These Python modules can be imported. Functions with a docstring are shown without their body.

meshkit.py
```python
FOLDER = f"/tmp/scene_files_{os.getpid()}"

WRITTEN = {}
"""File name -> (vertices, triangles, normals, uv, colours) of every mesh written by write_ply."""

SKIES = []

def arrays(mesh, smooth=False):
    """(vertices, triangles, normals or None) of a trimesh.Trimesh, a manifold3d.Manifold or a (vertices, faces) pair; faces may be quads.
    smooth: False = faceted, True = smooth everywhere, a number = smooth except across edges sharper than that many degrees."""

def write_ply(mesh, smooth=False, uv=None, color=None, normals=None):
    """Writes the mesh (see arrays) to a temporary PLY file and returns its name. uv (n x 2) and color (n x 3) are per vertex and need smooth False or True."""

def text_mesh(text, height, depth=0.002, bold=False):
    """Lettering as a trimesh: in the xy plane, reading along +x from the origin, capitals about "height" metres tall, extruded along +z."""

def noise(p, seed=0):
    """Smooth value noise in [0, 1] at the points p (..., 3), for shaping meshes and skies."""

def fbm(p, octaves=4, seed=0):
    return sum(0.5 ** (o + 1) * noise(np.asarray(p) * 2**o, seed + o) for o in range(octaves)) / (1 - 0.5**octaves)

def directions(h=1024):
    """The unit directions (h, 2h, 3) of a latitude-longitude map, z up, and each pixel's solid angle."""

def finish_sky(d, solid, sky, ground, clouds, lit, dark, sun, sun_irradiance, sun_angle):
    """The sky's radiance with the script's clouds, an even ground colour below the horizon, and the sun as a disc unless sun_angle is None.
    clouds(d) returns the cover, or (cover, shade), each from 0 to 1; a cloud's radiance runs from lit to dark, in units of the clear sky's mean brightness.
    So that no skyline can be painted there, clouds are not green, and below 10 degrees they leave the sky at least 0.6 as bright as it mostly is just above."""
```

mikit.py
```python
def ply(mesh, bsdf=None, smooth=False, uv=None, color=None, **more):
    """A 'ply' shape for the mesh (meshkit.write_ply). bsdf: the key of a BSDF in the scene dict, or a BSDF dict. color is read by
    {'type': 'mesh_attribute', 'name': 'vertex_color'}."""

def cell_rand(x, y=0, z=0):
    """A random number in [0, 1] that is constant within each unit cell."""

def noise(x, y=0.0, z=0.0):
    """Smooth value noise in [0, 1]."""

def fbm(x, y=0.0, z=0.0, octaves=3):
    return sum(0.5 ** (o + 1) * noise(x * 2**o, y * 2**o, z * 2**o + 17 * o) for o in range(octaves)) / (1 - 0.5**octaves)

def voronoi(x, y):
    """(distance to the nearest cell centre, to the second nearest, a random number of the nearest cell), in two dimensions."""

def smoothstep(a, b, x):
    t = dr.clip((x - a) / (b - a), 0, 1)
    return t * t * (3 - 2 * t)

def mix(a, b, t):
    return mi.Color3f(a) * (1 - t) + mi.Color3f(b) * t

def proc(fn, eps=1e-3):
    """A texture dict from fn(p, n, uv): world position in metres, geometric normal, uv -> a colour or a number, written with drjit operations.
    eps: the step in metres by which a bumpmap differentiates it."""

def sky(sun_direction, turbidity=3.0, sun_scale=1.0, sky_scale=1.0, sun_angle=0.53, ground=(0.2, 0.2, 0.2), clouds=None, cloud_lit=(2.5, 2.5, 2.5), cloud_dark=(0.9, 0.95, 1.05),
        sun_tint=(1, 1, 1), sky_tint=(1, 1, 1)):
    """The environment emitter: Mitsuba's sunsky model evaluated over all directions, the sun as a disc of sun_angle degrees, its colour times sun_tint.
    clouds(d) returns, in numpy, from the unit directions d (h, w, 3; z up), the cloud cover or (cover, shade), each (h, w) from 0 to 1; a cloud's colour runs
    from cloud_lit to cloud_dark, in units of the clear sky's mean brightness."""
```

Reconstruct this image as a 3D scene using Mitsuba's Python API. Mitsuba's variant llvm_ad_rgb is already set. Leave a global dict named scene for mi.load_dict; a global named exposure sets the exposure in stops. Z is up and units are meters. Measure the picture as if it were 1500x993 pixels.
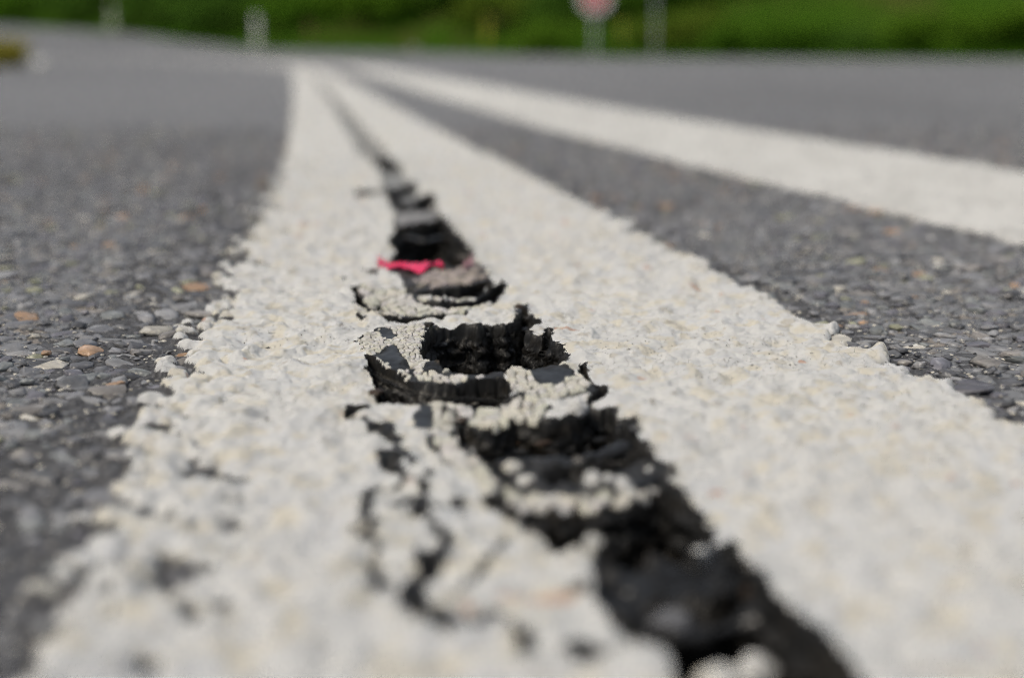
import math
import numpy as np
import trimesh
import shapely
from scipy import ndimage
from scipy.spatial import ConvexHull, Voronoi, cKDTree
import drjit as dr
import mitsuba as mi
import mikit
from mikit import proc, voronoi, fbm, noise, smoothstep, mix
from meshkit import fbm as nfbm

T = mi.ScalarTransform4f
scene, labels = {}, {}
exposure = 1.31

# ---------------------------------------------------------------- camera, sky
CAM_H, PITCH = 0.107, math.radians(11.54)
scene['camera'] = {
    'type': 'thinlens', 'fov': 40.0, 'fov_axis': 'x', 'near_clip': 0.02, 'far_clip': 500.0,
    'aperture_radius': 0.0046, 'focus_distance': 0.505,
    'to_world': T().look_at(origin=[0, 0, CAM_H], target=[0, math.cos(PITCH), CAM_H - math.sin(PITCH)], up=[0, 0, 1]),
}
scene['sky'] = mikit.sky([-0.46, -0.48, 0.75], turbidity=3, sun_scale=0.68, sun_angle=16, sun_tint=(.91, 1.0, 1.14), sky_scale=1.0,
                         clouds=lambda d: 0.94 + 0 * d[..., 2], cloud_lit=(1.28, 1.41, 1.64))

# ---------------------------------------------------------------- tables, tenths of a millimetre along (across, along) the white line
HOLES = [
    (7, 3, 1.5, "709 16119 808 16374 820 14223 852 12894 789 12568 696 12582 679 13839"),
    (7, 2.5, 1.5, "623 10891 733 11126 840 11442 873 11236 820 10862 730 10753 651 10415 708 9973 800 10172 906 10378 880 9845 831 9652 742 9714 607 9734 600 10311"),
    (2.5, 2, 1.5, "404 10923 600 10894 595 10595 485 10439 386 10454"),
    (26, 3, 1.5, "557 8800 695 8862 801 8972 874 9179 873 8365 863 7149 801 6893 679 6962 543 6780 462 6892 427 7159 467 7553 449 7935 505 8131"),
    (9, 1.5, 1, "442 6301 505 6229 603 6256 705 6305 832 6486 819 6224 743 6051 644 6006 542 6041 470 6131"),
    (9, 1.5, 1, "467 5935 558 5866 660 5907 751 6010 884 6344 887 6214 784 5908 681 5811 579 5753 485 5839"),
    (6, 1, 0.8, "189 6275 217 6313 229 5952 280 5691 318 5599 402 5587 500 5583 601 5609 648 5636 630 5537 529 5502 431 5493 312 5501 265 5641 205 5844"),
    (3, 1, 1, "255 6932 333 6845 333 6700 272 6805"),
    (2, 1, 1, "158 6655 215 6623 208 6533 159 6540"),
    (2, 1, 1, "184 5602 207 5582 201 5501 181 5536"),
    (4, 1, 0.6, "304 6217 317 6215 313 5977 291 5724 280 5761 300 5979"),
    (30, 3.5, 1.2, "448 5338 466 5274 581 5318 647 5278 682 5366 760 5323 829 5507 884 5816 898 5740 889 5565 904 5428 873 5243 830 5159 861 5067 914 5237 910 5147 874 5008 898 4894 905 4840 868 4666 829 4540 750 4529 658 4531 631 4466 624 4401 621 4425 544 4447 478 4479 438 4576 410 4711 389 4839 413 4994 444 5158 446 5277"),
    (20, 2.2, 0.5, "194 4817 227 4689 275 4554 324 4414 386 4341 457 4325 537 4383 619 4371 627 4295 609 4167 650 4190 557 4069 495 4050 430 4078 344 4129 254 4161 196 4179 201 4379 191 4577 189 4695"),
    (5, 1.2, 1.2, "881 4568 905 4588 903 4472 898 4296 931 4292 914 4211 866 4099 817 3993 815 4030 851 4140 889 4256 882 4363 883 4474"),
    (15, 2, 1.1, "414 3965 469 3843 514 3837 593 3939 668 3859 733 3895 825 4000 890 3990 863 3764 903 3736 870 3575 795 3508 695 3495 609 3489 525 3492 451 3484 429 3562 408 3704"),
    (8, 2, 1.2, "562 3396 632 3439 705 3465 809 3525 860 3557 878 3515 813 3449 732 3389 663 3329 610 3319 554 3345"),
    (28, 3, 0.9, "393 3205 435 3214 446 3151 476 3101 546 3121 611 3111 702 3136 776 3180 857 3266 869 3215 889 3085 878 2913 848 2812 778 2784 675 2774 597 2773 561 2766 518 2860 470 2973 433 3063"),
    (24, 3, 0.9, "449 2601 505 2583 556 2547 608 2520 700 2594 772 2584 887 2660 893 2536 887 2353 910 2111 897 1918 793 1502 475 1549 560 1968 587 2092 606 2233 564 2334 556 2419 531 2532"),
    (5, 1.5, 1, "93 4105 165 4104 117 4020 103 4013"),
    (5, 4.5, 1.2, "156 3868 214 3876 221 3786 254 3555 238 3543 224 3692 197 3726 168 3809"),
    (4, 4.5, 1.2, "160 3568 199 3621 217 3532 220 3409 196 3439"),
    (3, 4.5, 1.2, "114 3226 136 3235 133 3110 123 3111"),
    (4, 1.5, 1, "227 3141 255 3148 244 3093 227 3096"),
    (4, 1.5, 1, "335 3528 358 3518 351 3484 337 3500"),
    (7, 4.5, 1.2, "225 2914 266 2885 263 2773 229 2735 202 2678 231 2520 226 2400 187 2491 151 2569 165 2673 201 2719"),
    (4, 1.5, 1, "353 2398 377 2377 357 2332"),
    (3, 4.5, 1.2, "428 2321 487 2320 511 2277 448 2256"),
    (3, 1.5, 1, "231 3142 264 3137 250 3072"),
    (3, 1.5, 1, "355 2872 411 2899 405 2853"),
    (5, 2, 2, "876 3874 905 3847 913 3756 879 3635 887 3533 862 3518 871 3698"),
    (3.2, 2, 3.4, "117 4057 160 3869 152 3867 109 4055"),
    (3.2, 2, 3.4, "249 3557 273 3497 280 3388 272 3388 265 3495 243 3555"),
    (3.2, 2, 3.4, "198 3348 158 3302 131 3234 123 3238 150 3306 190 3351 202 3425 210 3423"),
    (3.2, 2, 3.4, "113 3028 130 2965 122 2963 105 3028 124 3111 132 3109"),
    (3.2, 2, 3.4, "226 2801 260 2956 236 3127 263 3339 275 3337 248 3127 272 2956 236 2799"),
    (3.2, 2, 3.4, "217 2491 265 2451 314 2476 319 2476 356 2383 346 2379 313 2465 263 2440 211 2483"),
    (3.2, 2, 3.4, "522 2273 571 2288 573 2280 522 2264 479 2286 483 2294"),
    (3.2, 2, 3.4, "342 2699 376 2846 384 2844 348 2695 288 2624 282 2628"),
    (3.2, 2, 3.4, "277 3180 281 3182 317 3164 338 3081 330 3079 311 3159 281 3173 257 3134 251 3138"),
    (3.2, 2, 3.4, "155 2947 103 2840 117 2651 109 2651 95 2842 149 2951"),
]
RIBS = [
    ["346 6944 434 7035 670 6948 857 6973 865 6574 829 6464 705 6305 603 6256 505 6229 442 6301 428 6500"],
    ["217 6313 260 6370 360 6313 422 6220 470 6131 542 6041 644 6006 743 6051 814 6183 751 6010 660 5907 558 5866 467 5935 485 5839 579 5753 681 5811 783 5900 774 5834 648 5636 500 5583 402 5587 318 5599 280 5691 229 5952"],
    ["164 5072 256 5245 347 5322 405 5313 440 5247 413 4994 389 4839 410 4711 438 4576 478 4479 544 4447 621 4425 619 4371 537 4383 457 4325 386 4341 324 4414 275 4554 227 4689 194 4817"],
    ["631 4466 658 4531 750 4529 834 4539 863 4477 886 4385 889 4256 851 4160 788 4130 732 4080 712 4131 647 4131 611 4175 630 4336"],
    ["424 4050 450 4037 478 4042 565 4048 637 4132 711 4121 701 4010 646 3875 564 3887 491 3830 435 3906", "278 3926 318 4100 353 4076 421 3993 416 3941 397 3808 403 3635 445 3484 462 3322 454 3260 403 3305 360 3428 333 3543 324 3755 323 3836 284 3833"],
    ["445 3476 525 3492 609 3489 695 3495 795 3508 870 3575 878 3515 904 3346 857 3266 776 3180 702 3136 611 3111 546 3121 476 3101 446 3151 435 3214 461 3291"],
    ["583 2788 717 2784 836 2778 899 2851 913 2767 894 2680 887 2660 772 2584 700 2594 608 2520 556 2547 531 2532"],
    ["647 10530 730 10753 820 10862 817 10391 800 10172 708 9973 648 10359"],
    ["607 9734 742 9714 831 9652 874 9549 874 9179 801 8972 695 8862 557 8800"],
    ["648 12428 789 12568 843 12560 828 11794 840 11442 733 11126 619 11016"],
]
BARE = [
    "259 5244 297 5253 335 5145 309 5092 279 5055",
    "233 4811 297 4904 319 4676 299 4608 261 4660 232 4688",
    "219 5064 238 5103 233 5020",
    "684 4436 714 4499 786 4500 863 4477 853 4411 802 4311 755 4265 725 4322 730 4407",
    "278 3926 318 4100 353 4076 344 3934 327 3835 284 3833",
]
FLAKES = [
    (2, 1.9, 0.93, 0.5, "164 5072 256 5245 347 5322 405 5313 440 5247 413 4994 389 4839 410 4711 365 4552 332 4650 319 4748 297 4904 233 4811 215 4764 194 4817"),
    (2, 2.6, 0.55, 0.8, "329 4674 372 4765 410 4711 438 4576 478 4479 544 4447 592 4429 548 4392 463 4336 407 4353 344 4422"),
    (2, 2.2, 0.12, 0.6, "213 4715 314 4676 332 4512 315 4426 267 4589"),
    (3, 3.2, 0.97, 1.1, "631 4466 658 4531 698 4525 711 4477 722 4301 762 4254 851 4412 866 4466 886 4385 889 4256 851 4160 788 4130 732 4080 712 4131 647 4131 611 4175 630 4336"),
    (4, 4.2, 0.95, 1.4, "424 4050 450 4037 478 4042 565 4048 637 4132 711 4121 701 4010 646 3875 564 3887 491 3830 435 3906"),
    (4, 4.5, 0.93, 1.5, "353 4076 421 3993 416 3941 397 3808 403 3635 445 3484 462 3322 454 3260 403 3305 360 3428 333 3543 324 3755 344 3934"),
    (5, 4, 0.9, 1.2, "456 3292 504 3252 558 3277 602 3221 660 3213 724 3236 790 3259 856 3300 848 3251 776 3180 702 3136 611 3111 546 3121 476 3101 446 3151"),
    (1, 5, 0.97, 1.2, "217 6313 260 6370 360 6313 422 6220 452 6074 467 5935 483 5821 578 5746 679 5792 781 5889 774 5834 648 5636 500 5583 402 5587 318 5599 280 5691 229 5952"),
    (1, 4, 0.65, 1.2, "465 6072 566 6017 649 5986 745 6070 744 6011 660 5907 560 5884 481 5945"),
    (0, 3.5, 0.6, 1.5, "484 6492 612 6805 740 6886 850 6922 851 6576 707 6326 605 6277 506 6249"),
]
BARS = [
    (1.6, -4, "488 4046 596 3962 720 3989 859 4073"),
    (2.0, -7, "487 3945 619 3915 777 3967 921 4013"),
    (2.0, -1.2, "479 3576 621 3555 773 3609 903 3710"),
    (2.2, -1.0, "454 3313 498 3243 569 3253 637 3243 733 3272 805 3319 890 3392"),
    (2.6, -3.6, "577 2752 653 2710 747 2769 846 2776 959 2849"),
    (1.5, 1.6, "202 4830 230 4752 279 4615 329 4478 392 4404 463 4387 544 4446 628 4434"),
    (2.0, -0.2, "444 6541 534 6418 621 6449 727 6508 870 6722"),
    (2.4, -9, "478 5629 635 5694 857 5733"),
    (1.6, -6, "445 5382 489 5541 537 5597"),
    (2.4, -9, "519 3380 657 3344 825 3399 951 3516"),
    (2.2, -10, "584 2747 727 2687 931 2757"),
    (1.8, -1.5, "455 4015 552 3944 693 3968 813 4032"),
    (2.2, -3, "620 2699 712 2636 847 2676 954 2713"),
    (2.6, -6, "635 2568 726 2519 955 2596"),
    (2.0, -5, "534 8610 709 8372 927 8700"),
]
CRUMBS = [
    (676, 3588, 19, 14),
    (537, 3398, 25, 16),
    (509, 3451, 23, 16),
    (547, 3495, 16, 11),
    (754, 3663, 15, 11),
    (797, 3693, 12, 10),
    (821, 3649, 16, 10),
    (681, 3268, 21, 25),
    (766, 3298, 23, 26),
    (725, 3287, 12, 13),
    (813, 2823, 29, 23),
    (822, 2408, 36, 39),
    (603, 2368, 49, 46),
    (748, 2393, 40, 34),
    (579, 2765, 17, 14),
    (778, 3959, 30, 26),
    (863, 3412, 12, 12),
]
NODULES = [(-244, 3072, 36), (-305, 3118, 36), (-359, 3098, 36), (-404, 3040, 38), (-422, 2929, 40), (-413, 2818, 41), (-379, 2726, 37), (-313, 2603, 51), (-290, 2526, 47), (-437, 2445, 52), (-447, 2360, 57), (-418, 2519, 37), (-334, 5309, 44), (-363, 5121, 40), (-369, 4920, 38), (-369, 4722, 32), (-335, 4825, 35), (-288, 5186, 35), (-406, 4506, 37), (-352, 4566, 35), (-290, 4508, 39), (-228, 4479, 39), (-410, 4150, 34), (-379, 4213, 37), (-425, 4056, 30), (-373, 3949, 31), (-312, 3831, 33), (-426, 3778, 40), (-386, 3738, 40), (-432, 3659, 32), (-361, 3649, 32), (-302, 3692, 36), (-234, 3750, 33), (-436, 3464, 40), (-383, 3344, 39), (-308, 6388, 40), (-351, 6034, 35), (-297, 5781, 36), (-380, 5566, 32), (-327, 5558, 35), (-285, 7011, 44), (-268, 7550, 44), (-233, 8364, 45)]

def pts(s):
    return np.array(s.split(), float).reshape(-1, 2) / 10.0      # millimetres


HOLES = [(d, w, r, pts(p)) for d, w, r, p in HOLES]
HOLES = [(d, w, r, np.array(shapely.Polygon(p).buffer(3.2).exterior.coords) if p[:, 1].min() > 960 else p) for d, w, r, p in HOLES]
RIBS = [[pts(p) for p in ps] for ps in RIBS]
BARE = [pts(p) for p in BARE]
FLAKES = [(k, c, cv, t, pts(p)) for k, c, cv, t, p in FLAKES]

LINE_A = math.atan(0.147)                        # heading of the white line, left of the view
CA, SA = math.cos(LINE_A), math.sin(LINE_A)


def xy(u, v):
    """(across, along the line) in metres -> world x, y"""
    return u * CA - v * SA, u * SA + v * CA


def to_uv(x, y):
    return x * CA + y * SA, -x * SA + y * CA


def rise(x, y):
    """height of the ground: level near by, climbing away round the far bend"""
    t = (y - 38) + (-x - 5) * 0.5 - 2
    return 0.036 * np.where(t > 0, t * t / (t + 2.5), 0.0)


def bend(v):
    return -0.0006 * v ** 2 - 0.020 * np.maximum(v - 8.5, 0) ** 2


def add(key, mesh, bsdf, smooth=False, label=None, category=None, kind=None, group=None, **more):
    scene[key] = mikit.ply(mesh, bsdf, smooth, **more)
    tag(key, label, category, kind, group)


def tag(key, label=None, category=None, kind=None, group=None):
    d = {k: v for k, v in (('label', label), ('category', category), ('kind', kind), ('group', group)) if v}
    if d:
        labels[key] = d


def join(parts):
    vs, fs, n = [], [], 0
    for v, f in parts:
        vs.append(v)
        fs.append(np.asarray(f) + n)
        n += len(v)
    return np.vstack(vs), np.vstack(fs)


def grid_faces(nr, nc, keep=None):
    i = np.arange(nr * nc).reshape(nr, nc)
    q = np.stack([i[:-1, :-1], i[:-1, 1:], i[1:, 1:], i[1:, :-1]], -1)
    q = q.reshape(-1, 4) if keep is None else q[keep]
    return np.vstack([q[:, [0, 1, 2]], q[:, [0, 2, 3]]])


def compact(v, f, *extra):
    used = np.unique(f)
    m = np.full(len(v), -1)
    m[used] = np.arange(len(used))
    return (v[used], m[f]) + tuple(e[used] for e in extra)


# ---------------------------------------------------------------- materials
ROCK = np.array([(.118, .118, .124), (.062, .062, .066), (.166, .165, .168), (.102, .102, .105), (.150, .140, .132), (.230, .150, .095),
                 (.180, .180, .125), (.330, .310, .270), (.092, .090, .102), (.128, .134, .134)]) * 1.82
ROCK_P = np.array([.22, .17, .12, .15, .08, .022, .025, .02, .115, .088])


def asphalt_color(p, n, uv):
    d, s, w = voronoi(p.x * 128, p.y * 128)
    c = mix(mi.Color3f(.184, .187, .197), mi.Color3f(.270, .274, .284), w)
    c = dr.select(w > .93, mi.Color3f(.31, .275, .24), c)
    c = dr.select(w < .12, mi.Color3f(.105, .106, .112), c)
    c = mix(mi.Color3f(.075, .075, .077), c, smoothstep(.02, .16, s - d))
    patch = fbm(p.x * 1.3, p.y * .35, 3.0, 3)
    return c * (0.80 + .42 * patch) * (0.85 + .3 * noise(p.x * 900, p.y * 900, 0))


def asphalt_bump(p, n, uv):
    d, s, w = voronoi(p.x * 128, p.y * 128)
    return smoothstep(0, .35, s - d) * (.7 + .5 * w) + .25 * noise(p.x * 700, p.y * 700, 0)


def paint_color(p, n, uv):
    a = fbm(p.x * 70, p.y * 70, p.z * 70, 3)
    b = fbm(p.x * 170 + 9, p.y * 170, p.z * 60, 3)
    c = mix(mi.Color3f(.655, .650, .630), mi.Color3f(.605, .620, .650), .35 * smoothstep(.50, .72, a))
    c = mix(c, mi.Color3f(.655, .600, .475), .66 * smoothstep(.51, .69, b))
    e = fbm(p.x * 260 + 3, p.y * 260 + 5, p.z * 260, 2)
    c = mix(c, mi.Color3f(.44, .40, .33), .55 * smoothstep(.66, .80, e))
    sp = noise(p.x * 1500, p.y * 1500, p.z * 1500)
    where = smoothstep(.46, .66, fbm(p.x * 45 + 31, p.y * 45, 0, 2))
    c = mix(c, mi.Color3f(.10, .095, .085), smoothstep(.76, .86, sp) * (.12 + .85 * where))
    d, s, w = voronoi(p.x * 230 + 2 * a, p.y * 230 + 2 * b)
    hair = (1 - smoothstep(.01, .05, s - d)) * smoothstep(.55, .70, fbm(p.x * 60 + 11, p.y * 60 + 4, 0, 2))
    c = mix(c, mi.Color3f(.16, .15, .13), .7 * hair)
    rare = noise(p.x * 120 + 55, p.y * 120 + 7, 2.0)
    return mix(c, mi.Color3f(.48, .26, .16), .7 * smoothstep(.93, .97, rare))


def paint_bump(p, n, uv):
    return fbm(p.x * 900, p.y * 900, p.z * 900, 2)


def line_color(p, n, uv):
    a = fbm(p.x * 30, p.y * 30, 0, 3)
    c = mix(mi.Color3f(.64, .63, .60), mi.Color3f(.55, .54, .51), smoothstep(.4, .7, a))
    return mix(c, mi.Color3f(.30, .29, .28), .5 * smoothstep(.68, .78, noise(p.x * 150, p.y * 150, 1)))


def principled(color, rough=.6, spec=.4, **k):
    return {'type': 'principled', 'base_color': color, 'roughness': rough, 'specular': spec, **k}


def rgb(*c):
    return {'type': 'rgb', 'value': list(c)}


def bumped(b, fn, scale, eps):
    return {'type': 'twosided', 'b': {'type': 'bumpmap', 'arbitrary': proc(fn, eps), 'scale': scale, 'bsdf': b}}


VC = {'type': 'mesh_attribute', 'name': 'vertex_color'}
scene['asphalt'] = bumped(principled(proc(asphalt_color), .55, .5), asphalt_bump, 0.0009, 4e-4)
scene['paint'] = bumped(principled(proc(paint_color), .62, .35), paint_bump, 0.0006, 2e-4)
scene['line_paint'] = {'type': 'twosided', 'b': principled(proc(line_color), .65, .3)}


def rock_bump(p, n, uv):
    return fbm(p.x * 650, p.y * 650, p.z * 650, 3)


scene['rock'] = bumped(principled(VC, .34, .6), rock_bump, 0.0008, 2e-4)
scene['bitumen'] = {'type': 'twosided', 'b': principled(VC, .45, .32)}
scene['tar'] = {'type': 'twosided', 'b': principled(VC, .7, .3)}
scene['flake'] = {'type': 'twosided', 'b': principled(VC, .6, .35)}

# ---------------------------------------------------------------- the ground near the camera: one height raster of 0.55 mm steps
STEP = 0.55
U0, U1, V0, V1 = -88.0, 218.0, 150.0, 1450.0
us = np.arange(U0, U1 + .01, STEP)
vs = np.arange(V0, V1 + .01, STEP)
NU, NV = len(us), len(vs)
UU, VV = np.meshgrid(us, vs)
rng = np.random.default_rng(7)


def gf(mm, seed):
    """smooth random field of unit variance, grain "mm" """
    z = ndimage.gaussian_filter(np.random.default_rng(seed).standard_normal((NV, NU)).astype(np.float32), mm / STEP, mode='wrap')
    return z / z.std()


n12, n5, n25, n12b, n06 = gf(12, 1), gf(5, 2), gf(2.3, 3), gf(1.1, 4), gf(.5, 5)
wu, wv = gf(3.0, 6), gf(3.0, 8)
fu, fv = gf(.7, 9), gf(.7, 10)

LV = np.array([100, 232, 297, 415, 493, 588, 680, 806, 1036, 1278, 2150.0])
LU = np.array([-46, -42.9, -41.0, -39.0, -38.0, -34.0, -29.8, -24.5, -20.6, -15.2, -13.0])
RV = np.array([100, 353, 415, 469, 596, 773, 1113, 2486.0])
RU = np.array([197, 198, 200, 197.5, 195.5, 195.5, 191, 185.0])
SEAM_V = np.array([100, 220, 320, 430, 480, 610, 890, 1400, 2400.0])
SEAM_U = np.array([75, 72, 64, 58, 56, 55, 72, 76, 75.0])

# -- painted area: ragged edges, a crust of coated chips along the left one
e_left = VV * 0 + (UU - np.interp(VV, LV, LU))
e_right = np.interp(VV, RV, RU) - UU
left_ok = e_left - 2.5 + 4.6 * n5 + 2.4 * n25 > 0
eaten = (e_left < 26) & (n25 * .8 + n5 * .9 < -.62 + e_left / 26 * -1.7 + .25)
paint = left_ok & ~eaten & (e_right + 2.4 * n5 + 1.1 * n25 + .5 * n12b > 0)
fill = ndimage.binary_opening(paint, iterations=2)
paint = fill

dome = np.full((NV, NU), -9.0, np.float32)


def nodule(u, v, r, base, tall=.9):
    """a paint-coated chip: a lumpy dome merged into the raster"""
    a0, a1 = np.searchsorted(us, [u - r, u + r])
    b0, b1 = np.searchsorted(vs, [v - r, v + r])
    if a1 - a0 < 2 or b1 - b0 < 2:
        return
    s = np.s_[b0:b1, a0:a1]
    du, dv = UU[s] - u + .25 * r * n25[s], VV[s] - v + .25 * r * n12[s] + .07 * r * n12b[s]
    q = r * r - du * du - dv * dv
    dome[s] = np.maximum(dome[s], np.where(q > 0, base + tall * np.sqrt(np.maximum(q, 0)), -9))


r_ = np.random.default_rng(21)
for v in np.arange(V0, V1, 3.0):
    off = r_.normal(1.0, 6.5)
    nodule(np.interp(v, LV, LU) + off, v + r_.uniform(-2, 2), r_.uniform(2.2, 5.2) * (1.25 if v < 450 else 1), r_.uniform(-.9, .5), r_.uniform(.65, .95))
for v in np.arange(V0, V1, 7.0):
    nodule(np.interp(v, RV, RU) - abs(r_.normal(0, 5)) + 1, v, r_.uniform(1.6, 3.6), r_.uniform(-.8, .2), .5)
for u, v, r in NODULES:
    nodule(u / 10, v / 10, r / 10, .4, .95)
paint |= dome > -1

d_in = ndimage.distance_transform_edt(paint) * STEP
lump = np.clip(n25, -1.6, 2.2)
crust = 2.7 + .55 * n5 + .72 * np.abs(lump) ** 1.2 * np.sign(lump) + .30 * n12b + .13 * n06
side = np.minimum(d_in / 2.6, 1)
z_paint = -1.6 + (crust + 1.6) * np.sqrt(1 - (1 - side) ** 2)
z_paint = np.maximum(z_paint, dome + .22 * n12b + .10 * n06)
z_bed = -1.0 + .28 * n25 + .26 * n12b + .20 * n06
fade = np.clip(np.minimum.reduce([UU - U0, U1 - UU]) / 6, 0, 1)
z_bed = -1.1 + (z_bed + 1.1) * fade
Z = np.where(paint, z_paint, z_bed)


def inside(poly, amp, fine):
    """mask of a polygon with a torn outline"""
    a0, a1 = np.searchsorted(us, [poly[:, 0].min() - 6, poly[:, 0].max() + 6])
    b0, b1 = np.searchsorted(vs, [poly[:, 1].min() - 6, poly[:, 1].max() + 6])
    s = np.s_[b0:b1, a0:a1]
    m = shapely.contains_xy(shapely.Polygon(poly).buffer(0), (UU[s] + amp * wu[s] + fine * fu[s]).ravel(), (VV[s] + amp * wv[s] * 1.3 + fine * fv[s]).ravel())
    return s, m.reshape(UU[s].shape)


# -- ribs of the seam: tops of torn bitumen tape, painted over or bare
ID = np.where(paint, np.where(UU < np.interp(VV, SEAM_V, SEAM_U), 1, 2), 0).astype(np.int16)      # 0 road, 1 and 2 paint, 3 seam bed, 4.. ribs
COL = np.empty((NV, NU, 3), np.float32)
COL[:] = .028
WHITE, BLACK, TAPE = np.array([.63, .62, .585]), np.array([.014, .0138, .0135]), np.array([.036, .040, .046])
RIB_TOP = [1.5, 1.8, 3.6, 3.4, 2.4, .6, -2.0, -.6, .2, .8]
RIB_TONE = [(.060, .056, .056), (.03, .03, .03), (.028, .028, .028), (.028, .028, .028), (.03, .03, .03), (.030, .030, .031), (.012, .0122, .013), (.15, .15, .145), (.24, .235, .23), (.26, .26, .25)]
for k, polys in enumerate(RIBS):
    for poly in polys:
        s, m = inside(poly, .8, .35)
        ID[s][m] = 4 + k
        top = RIB_TOP[k] + .45 * n5[s] + .30 * n25[s] + .10 * n12b[s]
        if k in (5, 6):
            top = top + .7 * n12b[s] + .5 * n25[s]
        Z[s][m] = top[m]
        tone = WHITE if RIB_TONE[k] is None else np.array(RIB_TONE[k])
        COL[s][m] = (tone * (1 + .16 * n25[s] + .10 * n12b[s])[..., None])[m]
for k, cell, cover, thick, poly in FLAKES:
    s, m = inside(poly, .5, .3)
    m &= ID[s] == 4 + k
    COL[s][m] = (BLACK * (1.2 + .3 * n12b[s])[..., None])[m]
    Z[s][m] -= .35 * thick
for poly in BARE:
    s, m = inside(poly, .5, .4)
    m &= ID[s] > 3
    COL[s][m] = (TAPE * (1 + .18 * n25[s] + .1 * n06[s])[..., None])[m]

# -- openings, deep enough to be dark
for depth, wall, ragged, poly in HOLES:
    s, m = inside(poly, .55 * ragged, .30 * ragged)
    d = ndimage.distance_transform_edt(m) * STEP
    f = np.clip(d / (wall * (1 + .3 * np.clip(n25[s], -1, 1))), 0, 1)
    f = f * f * (3 - 2 * f)
    floor = -depth * (1 + .10 * n12[s] + .08 * n5[s]) + .9 * n25[s] + .4 * n12b[s]
    z = Z[s] * (1 - f) + floor * f + (f * (1 - f) * 4) * (.9 * n12b[s] + .6 * n06[s]) * min(1, depth / 8)
    Z[s][m] = np.minimum(Z[s], z)[m]
    torn = ndimage.distance_transform_edt(~m) * STEP < .6 + .5 * np.clip(n12b[s] + .4 * n06[s], 0, 2.2)
    t = (m | torn) & (ID[s] != 0)
    ribs = t & (ID[s] > 3) & ~m
    ID[s][t & ~ribs] = 3
    dirt = np.clip(n5[s] * .5 + n25[s] * .35 - .35, 0, 1)[..., None]
    c = BLACK * (1 + .35 * np.clip(n12b[s], -1.5, 2.5))[..., None] * (1 - dirt) + np.array([.058, .046, .034]) * dirt
    COL[s][t] = c[t]
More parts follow.
